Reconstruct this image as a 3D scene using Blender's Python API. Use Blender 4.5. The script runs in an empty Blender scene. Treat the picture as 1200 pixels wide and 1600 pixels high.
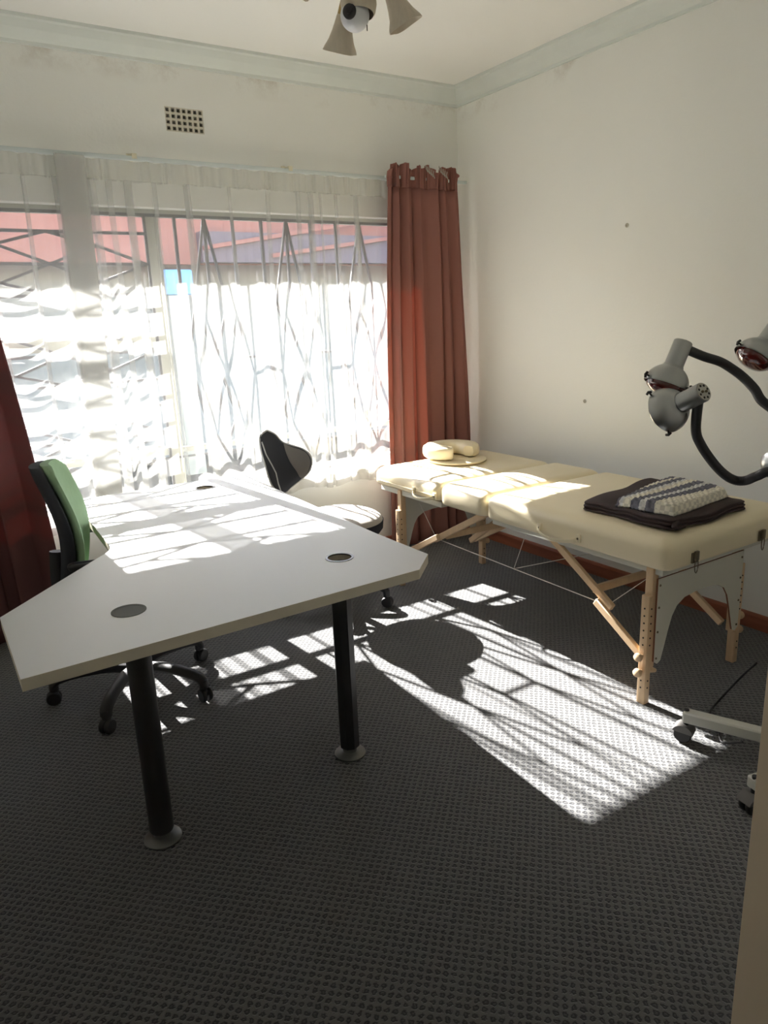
import bpy, bmesh, math, random
from mathutils import Vector, Matrix
random.seed(7)
C = bpy.context.scene.collection
S = bpy.context.scene

# ------------------------------------------------------------------ camera
cam_d = bpy.data.cameras.new('camera'); cam = bpy.data.objects.new('camera', cam_d); C.objects.link(cam)
R = Matrix(((0.8383, 0.1713, -0.5176), (-0.5438, 0.1938, -0.8166), (-0.0396, 0.9660, 0.2556)))
cam.matrix_world = Matrix.Translation((0, 0, 1.5)) @ R.to_quaternion().to_matrix().to_4x4()
cam_d.sensor_fit = 'VERTICAL'; cam_d.sensor_height = 36; cam_d.sensor_width = 27
cam_d.lens = 36 * 1140 / 1600; cam_d.clip_start = .02; cam_d.clip_end = 200
S.camera = cam

# ------------------------------------------------------------------ sky, sun, exposure
W = bpy.data.worlds.new('world'); S.world = W; W.use_nodes = True
wn = W.node_tree; bg = wn.nodes['Background']
sky = wn.nodes.new('ShaderNodeTexSky'); sky.sky_type = 'NISHITA'; sky.sun_disc = False
sky.sun_elevation = math.radians(33.5); sky.sun_rotation = math.radians(-5)
wn.links.new(sky.outputs[0], bg.inputs[0]); bg.inputs[1].default_value = 0.30
sun_d = bpy.data.lights.new('sun', 'SUN'); sun = bpy.data.objects.new('sun', sun_d); C.objects.link(sun)
sun_d.energy = 18.5; sun_d.angle = math.radians(.55); sun_d.color = (1, .97, .93)
sun.rotation_euler = Vector((.09, -1, -.655)).to_track_quat('-Z', 'Y').to_euler()
sun.location = (0, 12, 10)
S.view_settings.view_transform = 'Standard'; S.view_settings.look = 'None'
S.view_settings.exposure = 1.78; S.view_settings.gamma = 1; S.view_settings.use_curve_mapping = False
cy = S.cycles
cy.max_bounces = 14; cy.diffuse_bounces = 8; cy.glossy_bounces = 4; cy.transmission_bounces = 8; cy.transparent_max_bounces = 24
cy.caustics_reflective = False; cy.caustics_refractive = False; cy.use_denoising = True
cy.sample_clamp_indirect = 8

# ------------------------------------------------------------------ materials
def srgb(r, g, b):
    f = lambda c: (c/255/12.92) if c/255 <= .04045 else ((c/255+.055)/1.055)**2.4
    return (f(r), f(g), f(b), 1)
class N:
    def __init__(s, name):
        s.m = bpy.data.materials.new(name); s.m.use_nodes = True; s.t = s.m.node_tree
        s.b = s.t.nodes['Principled BSDF']; s.out = s.t.nodes['Material Output']
    def n(s, typ, **kw):
        x = s.t.nodes.new(typ)
        for k, v in kw.items(): setattr(x, k, v)
        return x
    def l(s, a, b): s.t.links.new(a, b)
    def coord(s, scale=(1, 1, 1), rot=(0, 0, 0)):
        tc = s.n('ShaderNodeNewGeometry'); mp = s.n('ShaderNodeMapping')
        mp.inputs['Scale'].default_value = scale; mp.inputs['Rotation'].default_value = rot
        s.l(tc.outputs['Position'], mp.inputs[0]); return mp.outputs[0]
def mat(name, col, rough=.6, metal=0, var=.06, nscale=6, bump=0, bscale=200, stretch=(1, 1, 1), spec=.5, coat=0):
    """painted / plain surface: base colour with gentle noise variation and fine relief"""
    k = N(name); k.b.inputs['Roughness'].default_value = rough; k.b.inputs['Metallic'].default_value = metal
    k.b.inputs['Specular IOR Level'].default_value = spec; k.b.inputs['Coat Weight'].default_value = coat
    co = k.coord(stretch); no = k.n('ShaderNodeTexNoise'); no.inputs['Scale'].default_value = nscale; no.inputs['Detail'].default_value = 4
    k.l(co, no.inputs['Vector'])
    mx = k.n('ShaderNodeMix', data_type='RGBA'); k.l(no.outputs[0], mx.inputs['Factor'])
    mx.inputs['A'].default_value = [max(0, c*(1-var)) for c in col[:3]]+[1]
    mx.inputs['B'].default_value = [min(1, c*(1+var)) for c in col[:3]]+[1]
    k.l(mx.outputs['Result'], k.b.inputs['Base Color'])
    if bump:
        n2 = k.n('ShaderNodeTexNoise'); n2.inputs['Scale'].default_value = bscale; n2.inputs['Detail'].default_value = 3
        k.l(co, n2.inputs['Vector']); bp = k.n('ShaderNodeBump'); bp.inputs['Strength'].default_value = bump; bp.inputs['Distance'].default_value = .002
        k.l(n2.outputs[0], bp.inputs['Height']); k.l(bp.outputs[0], k.b.inputs['Normal'])
    return k.m
M = {}
M['wall'] = mat('wall_paint', (.84, .845, .81, 1), .75, var=.04, nscale=1.6, bump=.35, bscale=60)
M['ceiling'] = mat('ceiling_paint', (.84, .84, .81, 1), .85, var=.03, nscale=1.2, bump=.2, bscale=40)
M['cornice'] = mat('cornice_paint', (.68, .72, .69, 1), .6, var=.05, nscale=9)
M['skirting'] = mat('skirting_wood', (.30, .095, .05, 1), .5, var=.45, nscale=5, stretch=(1, .6, 6), bump=.2)
M['reveal'] = mat('reveal_paint', (.70, .66, .50, 1), .6)
M['frame'] = mat('window_frame_paint', (.52, .52, .46, 1), .5)
M['grille'] = mat('grille_metal', (.16, .16, .17, 1), .5, bump=.1)
M['rail'] = mat('rail_enamel', (.60, .66, .66, 1), .4)
M['desk'] = mat('desk_laminate', (.66, .67, .67, 1), .48, var=.03, nscale=3, bump=.05, bscale=90, spec=.32)
M['edge'] = mat('desk_edging', (.62, .57, .46, 1), .5, var=.12, nscale=12)
M['leg'] = mat('desk_leg_paint', (.022, .022, .023, 1), .42, bump=.1)
M['foot'] = mat('desk_foot_metal', (.16, .16, .15, 1), .35, metal=.5)
M['grommet'] = mat('grommet_plastic', (.10, .105, .09, 1), .75)
M['hole_disc'] = mat('grommet_shade_black', (.02, .012, .012, 1), .8)  # near-black, paints the shade inside the open grommets
M['plastic'] = mat('black_plastic', (.018, .018, .02, 1), .55, bump=.15)
M['green'] = mat('green_mesh_fabric', (.26, .40, .24, 1), .85, var=.08, nscale=40, bump=.5, bscale=500)
M['charcoal'] = mat('charcoal_fabric', (.022, .025, .032, 1), .9, bump=.5, bscale=500)
M['grey_fabric'] = mat('grey_fabric', (.17, .16, .15, 1), .9, bump=.5, bscale=500)
M['light_fabric'] = mat('light_grey_fabric', (.42, .39, .36, 1), .9, bump=.5, bscale=500)
M['piping'] = mat('grey_piping', (.40, .40, .40, 1), .5)
M['cream'] = mat('cream_vinyl', (.80, .705, .50, 1), .36, var=.03, nscale=4, bump=.12, bscale=180, spec=.45)
M['cream_trim'] = mat('cream_vinyl_trim', (.78, .70, .50, 1), .4)
M['beech'] = mat('beech_wood', (.62, .44, .27, 1), .5, var=.14, nscale=7, stretch=(6, 6, 1), bump=.1)
M['panel'] = mat('end_panel_laminate', (.58, .57, .50, 1), .5, var=.02)
M['panel_edge'] = mat('end_panel_edge', (.20, .08, .04, 1), .6)
M['brass'] = mat('aged_metal', (.17, .14, .09, 1), .4, metal=.8)
M['dark'] = mat('dark_recess', (.02, .018, .016, 1), .9)
M['cable_w'] = mat('pale_cord', (.62, .60, .54, 1), .6)
M['black_cord'] = mat('black_cord', (.012, .012, .014, 1), .45)
M['brown'] = mat('brown_fleece', (.050, .034, .034, 1), .95, var=.2, nscale=14, bump=.6, bscale=300)
M['silver'] = mat('silver_enamel', (.42, .43, .43, 1), .28, metal=.85, var=.05)
M['goose'] = mat('gooseneck_rubber', (.016, .016, .018, 1), .5)
M['cap'] = mat('lamp_cap_metal', (.45, .44, .40, 1), .45, metal=.4)
M['white_metal'] = mat('white_powder_coat', (.50, .50, .45, 1), .5)
M['rubber'] = mat('castor_rubber', (.015, .015, .016, 1), .55)
M['castor_hood'] = mat('castor_hood_plastic', (.10, .095, .09, 1), .5)
M['red_glass'] = mat('red_bulb_glass', (.10, .006, .004, 1), .08, spec=.8, coat=.6)
M['shade_glass'] = mat('frosted_shade', (.58, .52, .42, 1), .55, var=.10, nscale=30, stretch=(3, 3, 1))
M['gold'] = mat('gold_metal', (.42, .30, .12, 1), .35, metal=.9)
M['cam_white'] = mat('camera_plastic', (.62, .63, .66, 1), .3)
M['chrome'] = mat('chrome', (.7, .7, .7, 1), .15, metal=1)
M['vent'] = mat('vent_brick_paint', (.60, .57, .48, 1), .8, bump=.3, bscale=70)
M['outwall'] = mat('neighbour_plaster', (.30, .31, .30, 1), .8)
M['redroof'] = mat('red_roof_sheet', (.48, .15, .10, 1), .6, var=.12, nscale=3)
M['redwall'] = mat('salmon_fascia', (.36, .15, .12, 1), .7, var=.1, nscale=2)
M['greyroof'] = mat('grey_roof_sheet', (.16, .12, .14, 1), .6)
M['blue'] = mat('blue_panel', (.20, .45, .85, 1), .5)
M['paving'] = mat('yard_concrete', (.035, .036, .034, 1), .9, var=.12, nscale=3)
M['plug'] = mat('wall_plug', (.45, .43, .36, 1), .6)

def stain(m):
    t = m.node_tree; b = t.nodes['Principled BSDF']; src = b.inputs['Base Color'].links[0].from_socket
    g = t.nodes.new('ShaderNodeNewGeometry'); sx = t.nodes.new('ShaderNodeSeparateXYZ'); t.links.new(g.outputs['Position'], sx.inputs[0])
    mr = t.nodes.new('ShaderNodeMapRange'); mr.inputs[1].default_value = 2.66; mr.inputs[2].default_value = 2.77; t.links.new(sx.outputs['Z'], mr.inputs[0])
    no = t.nodes.new('ShaderNodeTexNoise'); no.inputs['Scale'].default_value = 3.2; no.inputs['Detail'].default_value = 8; no.inputs['Roughness'].default_value = .7; t.links.new(g.outputs['Position'], no.inputs['Vector'])
    m2 = t.nodes.new('ShaderNodeMapRange'); m2.inputs[1].default_value = .52; m2.inputs[2].default_value = .68; m2.inputs[4].default_value = .55; t.links.new(no.outputs[0], m2.inputs[0])
    mu = t.nodes.new('ShaderNodeMath'); mu.operation = 'MULTIPLY'; t.links.new(mr.outputs[0], mu.inputs[0]); t.links.new(m2.outputs[0], mu.inputs[1])
    mx = t.nodes.new('ShaderNodeMix'); mx.data_type = 'RGBA'; t.links.new(mu.outputs[0], mx.inputs['Factor']); t.links.new(src, mx.inputs['A']); mx.inputs['B'].default_value = (.42, .34, .26, 1)
    t.links.new(mx.outputs['Result'], b.inputs['Base Color'])
stain(M['wall'])
def carpet():
    k = N('carpet_loop_pile'); k.b.inputs['Sheen Weight'].default_value = .35; k.b.inputs['Sheen Roughness'].default_value = .5; k.b.inputs['Roughness'].default_value = .95; k.b.inputs['Specular IOR Level'].default_value = .15
    co = k.coord((1, 1, 0))
    wn_ = k.n('ShaderNodeTexNoise'); wn_.inputs['Scale'].default_value = 95; wn_.inputs['Detail'].default_value = 2; k.l(co, wn_.inputs['Vector'])
    sb = k.n('ShaderNodeVectorMath', operation='SUBTRACT'); sb.inputs[1].default_value = (.5, .5, .5); k.l(wn_.outputs['Color'], sb.inputs[0])
    sc = k.n('ShaderNodeVectorMath', operation='SCALE'); sc.inputs['Scale'].default_value = .015; k.l(sb.outputs[0], sc.inputs[0])
    ad = k.n('ShaderNodeVectorMath', operation='ADD'); k.l(co, ad.inputs[0]); k.l(sc.outputs[0], ad.inputs[1])
    mp = k.n('ShaderNodeMapping'); mp.inputs['Rotation'].default_value = (0, 0, math.radians(45)); mp.inputs['Scale'].default_value = (1/.0195, 1/.0195, 0)
    # scale after rotation
    mp.vector_type = 'POINT'; k.l(ad.outputs[0], mp.inputs[0])
    fr = k.n('ShaderNodeVectorMath', operation='FRACTION'); k.l(mp.outputs[0], fr.inputs[0])
    s2 = k.n('ShaderNodeVectorMath', operation='SUBTRACT'); s2.inputs[1].default_value = (.5, .5, 0); k.l(fr.outputs[0], s2.inputs[0])
    ln = k.n('ShaderNodeVectorMath', operation='LENGTH'); k.l(s2.outputs[0], ln.inputs[0])
    rp = k.n('ShaderNodeValToRGB'); k.l(ln.outputs['Value'], rp.inputs[0])
    e = rp.color_ramp.elements
    e[0].position = 0.0; e[0].color = (.42, .42, .42, 1); e[1].position = .10; e[1].color = (.30, .30, .30, 1)
    for p_, c_ in ((.20, .0), (.30, .10), (.42, .95), (.60, 1.0)):
        x = e.new(p_); x.color = (c_, c_, c_, 1)
    fn = k.n('ShaderNodeTexNoise'); fn.inputs['Scale'].default_value = 700; fn.inputs['Detail'].default_value = 2; k.l(co, fn.inputs['Vector'])
    big = k.n('ShaderNodeTexNoise'); big.inputs['Scale'].default_value = 1.3; big.inputs['Detail'].default_value = 4; k.l(co, big.inputs['Vector'])
    mx = k.n('ShaderNodeMix', data_type='RGBA'); k.l(rp.outputs[0], mx.inputs['Factor'])
    mx.inputs['A'].default_value = (.030, .031, .036, 1); mx.inputs['B'].default_value = (.130, .131, .129, 1)
    m2 = k.n('ShaderNodeMix', data_type='RGBA', blend_type='MULTIPLY'); m2.inputs['Factor'].default_value = .5; k.l(mx.outputs['Result'], m2.inputs['A'])
    r2 = k.n('ShaderNodeMapRange'); r2.inputs[1].default_value = .3; r2.inputs[2].default_value = .7; r2.inputs[3].default_value = .55; r2.inputs[4].default_value = 1.4; k.l(fn.outputs[0], r2.inputs[0])
    k.l(r2.outputs[0], m2.inputs['B'])
    m3 = k.n('ShaderNodeMix', data_type='RGBA', blend_type='MULTIPLY'); m3.inputs['Factor'].default_value = .25; k.l(m2.outputs['Result'], m3.inputs['A']); k.l(big.outputs[0], m3.inputs['B'])
    k.l(m3.outputs['Result'], k.b.inputs['Base Color'])
    bp = k.n('ShaderNodeBump'); bp.inputs['Strength'].default_value = .6; bp.inputs['Distance'].default_value = .004
    k.l(rp.outputs[0], bp.inputs['Height']); k.l(bp.outputs[0], k.b.inputs['Normal'])
    return k.m
M['carpet'] = carpet()

def cloth(name, col, trans, transl, bump=.2, bscale=400, tcol=None):
    """woven cloth: open-weave transparency plus diffuse and translucent fibre"""
    k = N(name); k.t.nodes.remove(k.b)
    co = k.coord(); no = k.n('ShaderNodeTexNoise'); no.inputs['Scale'].default_value = bscale; k.l(co, no.inputs['Vector'])
    df = k.n('ShaderNodeBsdfDiffuse'); tl = k.n('ShaderNodeBsdfTranslucent'); df.inputs[0].default_value = col; tl.inputs[0].default_value = tcol or col
    bp = k.n('ShaderNodeBump'); bp.inputs['Strength'].default_value = bump; bp.inputs['Distance'].default_value = .001; k.l(no.outputs[0], bp.inputs['Height'])
    k.l(bp.outputs[0], df.inputs['Normal'])
    m1 = k.n('ShaderNodeMixShader'); m1.inputs[0].default_value = transl; k.l(df.outputs[0], m1.inputs[1]); k.l(tl.outputs[0], m1.inputs[2])
    res = m1
    if trans > 0:
        tr = k.n('ShaderNodeBsdfTransparent'); m2 = k.n('ShaderNodeMixShader'); m2.inputs[0].default_value = 1-trans
        k.l(tr.outputs[0], m2.inputs[1]); k.l(m1.outputs[0], m2.inputs[2]); res = m2
    k.l(res.outputs[0], k.out.inputs[0]); return k.m
M['sheer'] = cloth('sheer_voile', (.72, .72, .70, 1), .72, .27)
M['tape'] = cloth('heading_tape_cloth', (.74, .74, .70, 1), .12, .4)
M['hem'] = cloth('sheer_hem', (.80, .79, .76, 1), .35, .5)
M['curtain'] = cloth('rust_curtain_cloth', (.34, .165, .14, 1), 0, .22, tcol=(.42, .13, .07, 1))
M['curtain_shaded'] = cloth('shaded_curtain_cloth', (.15, .07, .07, 1), 0, .10, tcol=(.40, .06, .04, 1))  # darker copy of the red curtain cloth, shade put into the colour
M['lining'] = cloth('curtain_lining', (.5, .46, .40, 1), 0, .2)
def glass():
    k = N('window_glass'); k.t.nodes.remove(k.b)
    tr = k.n('ShaderNodeBsdfTransparent'); gl = k.n('ShaderNodeBsdfGlossy'); gl.inputs['Roughness'].default_value = .03
    no = k.n('ShaderNodeTexNoise'); no.inputs['Scale'].default_value = 2; k.l(k.coord(), no.inputs['Vector'])
    r = k.n('ShaderNodeMapRange'); r.inputs[3].default_value = .04; r.inputs[4].default_value = .07; k.l(no.outputs[0], r.inputs[0])
    m = k.n('ShaderNodeMixShader'); k.l(r.outputs[0], m.inputs[0]); k.l(tr.outputs[0], m.inputs[1]); k.l(gl.outputs[0], m.inputs[2])
    k.l(m.outputs[0], k.out.inputs[0]); return k.m
M['glass'] = glass()
def crochet():
    k = N('crochet_wool'); k.b.inputs['Roughness'].default_value = .95
    tc = k.n('ShaderNodeTexCoord'); sx = k.n('ShaderNodeSeparateXYZ'); k.l(tc.outputs['Object'], sx.inputs[0])
    no = k.n('ShaderNodeTexNoise'); no.inputs['Scale'].default_value = 90; k.l(tc.outputs['Object'], no.inputs['Vector'])
    a = k.n('ShaderNodeMath', operation='MULTIPLY_ADD'); a.inputs[1].default_value = .012; k.l(no.outputs[0], a.inputs[0]); k.l(sx.outputs['Y'], a.inputs[2])
    mr = k.n('ShaderNodeMapRange'); mr.inputs[1].default_value = -.15; mr.inputs[2].default_value = .17; k.l(a.outputs[0], mr.inputs[0])
    rp = k.n('ShaderNodeValToRGB'); rp.color_ramp.interpolation = 'CONSTANT'; k.l(mr.outputs[0], rp.inputs[0])
    e = rp.color_ramp.elements; cr = (.84, .80, .68, 1); gy = (.17, .17, .21, 1); lt = (.74, .74, .72, 1)
    e[0].position = 0; e[0].color = cr; e[1].position = .26; e[1].color = gy
    for p_, c_ in ((.38, lt), (.46, gy), (.58, cr), (.68, lt), (.74, gy), (.84, cr), (.9, gy)):
        x = e.new(p_); x.color = c_
    # waffle flecks
    wv = k.n('ShaderNodeTexChecker'); wv.inputs['Scale'].default_value = 52; k.l(tc.outputs['Object'], wv.inputs['Vector']); wv.inputs[1].default_value = (1, 1, 1, 1); wv.inputs[2].default_value = (.55, .55, .55, 1)
    mm = k.n('ShaderNodeMix', data_type='RGBA', blend_type='MULTIPLY'); mm.inputs['Factor'].default_value = .55; k.l(rp.outputs[0], mm.inputs['A']); k.l(wv.outputs[0], mm.inputs['B'])
    k.l(mm.outputs['Result'], k.b.inputs['Base Color']); return k.m
M['crochet'] = crochet()

# ------------------------------------------------------------------ mesh helpers
def tag(o, label=None, cat=None, group=None, kind=None):
    if label: o['label'] = label
    if cat: o['category'] = cat
    if group: o['group'] = group
    if kind: o['kind'] = kind
    return o
BASE = {}
def thing(name, label, cat, loc=(0, 0, 0), rz=0, local=False, group=None):
    o = bpy.data.objects.new(name, None); C.objects.link(o); o.empty_display_size = .1
    o.location = loc; o.rotation_euler = (0, 0, rz)
    BASE[o.name] = Vector((0, 0, 0)) if local else Vector(loc)
    return tag(o, label, cat, group)
def obj(name, bm, m, parent=None, smooth=True, label=None, ang=40, origin=None):
    off = BASE.get(parent.name, Vector((0, 0, 0))) if parent else Vector(origin or (0, 0, 0))
    for v in bm.verts: v.co -= off
    bmesh.ops.recalc_face_normals(bm, faces=bm.faces)
    me = bpy.data.meshes.new(name); bm.to_mesh(me); bm.free()
    for mm in (m if isinstance(m, (list, tuple)) else [m]): me.materials.append(mm)
    if smooth:
        me.shade_smooth()
        me.set_sharp_from_angle(angle=math.radians(ang))
    o = bpy.data.objects.new(name, me); C.objects.link(o)
    if parent:
        o.parent = parent; BASE[o.name] = off
    elif origin: o.location = origin
    if label: o['label'] = label
    return o
def struct(name, bm, m, **kw):
    o = obj(name, bm, m, **kw); o['kind'] = 'structure'; return o
def BM(): return bmesh.new()
def box(bm, x0, x1, y0, y1, z0, z1, bev=0, seg=2, mi=0):
    r = bmesh.ops.create_cube(bm, size=1)
    for v in r['verts']:
        v.co = Vector(((x0+x1)/2+v.co.x*(x1-x0), (y0+y1)/2+v.co.y*(y1-y0), (z0+z1)/2+v.co.z*(z1-z0)))
    fs = {f for v in r['verts'] for f in v.link_faces}
    for f in fs: f.material_index = mi
    if bev:
        es = list({e for v in r['verts'] for e in v.link_edges})
        bmesh.ops.bevel(bm, geom=es, offset=bev, segments=seg, profile=.5, affect='EDGES')
    return bm
def frame_of(d):
    d = d.normalized(); up = Vector((0, 0, 1)) if abs(d.z) < .95 else Vector((1, 0, 0))
    a = d.cross(up).normalized(); return a, d.cross(a).normalized()
def bar(bm, p, q, w, h=None, bev=.002):
    """rectangular bar from p to q"""
    h = h or w; p = Vector(p); q = Vector(q); d = q-p; a, b = frame_of(d)
    vs = []
    for e in (p, q):
        for s, t in ((-1, -1), (1, -1), (1, 1), (-1, 1)): vs.append(bm.verts.new(e+a*s*w/2+b*t*h/2))
    fs = [bm.faces.new([vs[i] for i in f]) for f in ((0, 3, 2, 1), (4, 5, 6, 7), (0, 1, 5, 4), (1, 2, 6, 5), (2, 3, 7, 6), (3, 0, 4, 7))]
    if bev: bmesh.ops.bevel(bm, geom=list({e for v in vs for e in v.link_edges}), offset=bev, segments=1, affect='EDGES')
    return bm
def tube(bm, pts, rad, seg=10, cap=True, up=None, flat=1.0):
    pts = [Vector(p) for p in pts]; n = len(pts); rad = rad if isinstance(rad, (list, tuple)) else [rad]*n
    rings = []; a = None
    for i, p in enumerate(pts):
        d = (pts[min(i+1, n-1)]-pts[max(i-1, 0)]).normalized()
        if a is None: a = (up and Vector(up) or frame_of(d)[0]); a = (a-d*a.dot(d)).normalized()
        else: a = (a-d*a.dot(d)).normalized()
        b = d.cross(a)
        rings.append([bm.verts.new(p+(a*math.cos(2*math.pi*k/seg)+b*flat*math.sin(2*math.pi*k/seg))*rad[i]) for k in range(seg)])
    for i in range(n-1):
        for k in range(seg): bm.faces.new((rings[i][k], rings[i][(k+1) % seg], rings[i+1][(k+1) % seg], rings[i+1][k]))
    if cap: bm.faces.new(rings[0][::-1]); bm.faces.new(rings[-1])
    return bm
def loop_tube(bm, pts, rad, seg=8):
    pts = [Vector(p) for p in pts]; n = len(pts); rings = []
    for i, p in enumerate(pts):
        d = (pts[(i+1) % n]-pts[i-1]).normalized(); a, b = frame_of(d)
        rings.append([bm.verts.new(p+(a*math.cos(2*math.pi*k/seg)+b*math.sin(2*math.pi*k/seg))*rad) for k in range(seg)])
    for i in range(n):
        for k in range(seg): bm.faces.new((rings[i][k], rings[i][(k+1) % seg], rings[(i+1) % n][(k+1) % seg], rings[(i+1) % n][k]))
    return bm
def lathe(bm, prof, seg=24, origin=(0, 0, 0), axis=(0, 0, 1), cap0=True, cap1=True):
    """prof: (radius, height) pairs along axis"""
    o = Vector(origin); d = Vector(axis).normalized(); a, b = frame_of(d); rings = []
    for r, h in prof:
        rings.append([bm.verts.new(o+d*h+(a*math.cos(2*math.pi*k/seg)+b*math.sin(2*math.pi*k/seg))*max(r, .0002)) for k in range(seg)])
    for i in range(len(prof)-1):
        for k in range(seg): bm.faces.new((rings[i][k], rings[i][(k+1) % seg], rings[i+1][(k+1) % seg], rings[i+1][k]))
    if cap0: bm.faces.new(rings[0][::-1])
    if cap1: bm.faces.new(rings[-1])
    return bm
def catmull(pts, n=8):
    pts = [Vector(p) for p in pts]; P = [pts[0]*2-pts[1]]+pts+[pts[-1]*2-pts[-2]]; out = []
    for i in range(1, len(P)-2):
        for k in range(n):
            t = k/n; a, b, c, d = P[i-1], P[i], P[i+1], P[i+2]
            out.append(.5*((2*b)+(c-a)*t+(2*a-5*b+4*c-d)*t*t+(3*b-a-3*c+d)*t**3))
    out.append(pts[-1]); return out
def prism(bm, outer, holes, d0, d1, f, mi_side=0, mi_face=0):
    """extrude a 2-D outline with holes between depths d0 and d1; f(u, v, d) -> point"""
    loops = [outer]+list(holes); layers = []
    for d in (d0, d1): layers.append([[bm.verts.new(f(u, v, d)) for u, v in L] for L in loops])
    for li, L in enumerate(loops):
        n = len(L)
        for k in range(n):
            fc = bm.faces.new((layers[0][li][k], layers[0][li][(k+1) % n], layers[1][li][(k+1) % n], layers[1][li][k])); fc.material_index = mi_side
    for lay in layers:
        if len(loops) == 1:
            fc = bm.faces.new(lay[0]); fc.material_index = mi_face
        else:
            es = [bm.edges.get((V[k], V[(k+1) % len(V)])) for V in lay for k in range(len(V))]
            r = bmesh.ops.triangle_fill(bm, use_beauty=True, use_dissolve=False, edges=es)
            for g in r['geom']:
                if isinstance(g, bmesh.types.BMFace): g.material_index = mi_face
    return bm
def rect(u0, u1, v0, v1): return [(u0, v0), (u1, v0), (u1, v1), (u0, v1)]
def circ(u, v, r, n=28): return [(u+r*math.cos(2*math.pi*k/n), v+r*math.sin(2*math.pi*k/n)) for k in range(n)]
def pillow(bm, x0, x1, y0, y1, prof, rc=.03, cs=5, inner=4, dome=0, warp=None):
    """soft slab: prof = (inset, z) from the bottom edge up to the top edge"""
    a, b = (x1-x0)/2, (y1-y0)/2; cx, cy_ = (x0+x1)/2, (y0+y1)/2
    def outline(d):
        r = max(rc-d*.6, .004); A, B = a-d, b-d; out = []; nx, ny = 14, 14
        for (sx, sy, a0) in ((1, 1, 0), (-1, 1, 90), (-1, -1, 180), (1, -1, 270)):
            ex, ey = sx*(A-r), sy*(B-r)
            for k in range(cs+1):
                t = math.radians(a0+90*k/cs); out.append((ex+r*math.cos(t), ey+r*math.sin(t)))
            # straight run to the next corner
            nsx, nsy = {0: (-1, 1), 90: (-1, -1), 180: (1, -1), 270: (1, 1)}[a0]
            t = math.radians(a0+90); p0 = out[-1]; p1 = (nsx*(A-r)+r*math.cos(t), nsy*(B-r)+r*math.sin(t))
            for k in range(1, nx): out.append((p0[0]+(p1[0]-p0[0])*k/nx, p0[1]+(p1[1]-p0[1])*k/nx))
        return out
    P = list(prof); d_end = P[-1][0]; z_end = P[-1][1]; dm = min(a, b)*.94
    for k in range(1, inner+1):
        t = k/inner; P.append((d_end+(dm-d_end)*t, z_end+dome*math.sin(t*math.pi/2)))
    rings = []
    for d, z in P:
        ring = []
        for u, v in outline(d):
            p = Vector((cx+u, cy_+v, z))
            ring.append(bm.verts.new(warp(p) if warp else p))
        rings.append(ring)
    n = len(rings[0])
    for i in range(len(rings)-1):
        for k in range(n): bm.faces.new((rings[i][k], rings[i][(k+1) % n], rings[i+1][(k+1) % n], rings[i+1][k]))
    bm.faces.new(rings[0][::-1]); bm.faces.new(rings[-1]); return bm
def soft_prof(z0, z1, r, n=6, base=.012):
    """vertical side then a quarter-ellipse shoulder"""
    P = [(base, z0), (.003, z0+.006), (0, z0+.014)]
    zs = z1-r*.75
    for k in range(n+1):
        t = math.pi/2*k/n; P.append((r*(1-math.cos(t)), zs+(z1-zs)*math.sin(t)))
    return P

# ------------------------------------------------------------------ room shell
XW, YW, ZC = 3.207, 4.005, 2.865
XL, YF = -.42, .34
WT = .23
WX0, WX1, WZ0, WZ1 = -.20, 2.80, .60, 2.10        # window opening
VX0, VX1, VZ0, VZ1 = 1.325, 1.526, 2.468, 2.582   # air brick
bm = BM(); box(bm, XL-.2, XW+.2, -1.6, YW+WT, -.12, 0); struct('floor', bm, M['carpet'], smooth=False)
bm = BM(); box(bm, XL-.2, XW+.2, -1.6, YW+WT, ZC, ZC+.12); struct('ceiling', bm, M['ceiling'], smooth=False)
bm = BM(); prism(bm, rect(XL-.2, XW+.2, 0, ZC), [rect(WX0, WX1, WZ0, WZ1), rect(VX0, VX1, VZ0, VZ1)], YW, YW+WT, lambda u, v, d: (u, d, v))
struct('wall_back', bm, M['wall'], smooth=False)
bm = BM(); box(bm, XW, XW+.2, -1.6, YW, 0, ZC); struct('wall_right', bm, M['wall'], smooth=False)
bm = BM(); box(bm, XL-.2, XL, -1.6, YW, 0, ZC); struct('wall_left', bm, M['wall'], smooth=False)
bm = BM(); box(bm, XL-.2, XW+.2, -1.75, -1.6, 0, ZC); struct('wall_hall', bm, M['wall'], smooth=False)
# front wall with the doorway the photograph is taken through
bm = BM(); prism(bm, [(XL, 0), (-.30, 0), (-.30, 2.1), (.65, 2.1), (.65, 0), (XW, 0), (XW, ZC), (XL, ZC)], [], YF-.14, YF, lambda u, v, d: (u, d, v))
struct('wall_front', bm, M['wall'], smooth=False)
bm = BM(); box(bm, .640, .650, YF-.14, YF, 0, 2.1, .001); struct('trim_6', bm, mat('door_lining_paint', (.88, .74, .58, 1), .5))
# cornices: coved strip with a small step
def cornice(name, path_fn, L0, L1):
    prof = [(0, 0), (.012, 0), (.014, .014), (.030, .024), (.058, .050), (.078, .078), (.090, .084), (.092, .098), (0, .098)]
    bm = BM(); prism(bm, prof, [], L0, L1, path_fn); return struct(name, bm, M['cornice'], smooth=False)
zc0 = ZC-.098
cornice('trim_1', lambda u, v, d: (d, YW-u, zc0+v), XL, XW)
cornice('trim_2', lambda u, v, d: (XW-u, d, zc0+v), YF, YW)
cornice('trim_3', lambda u, v, d: (XL+u, d, zc0+v), YF, YW)
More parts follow.
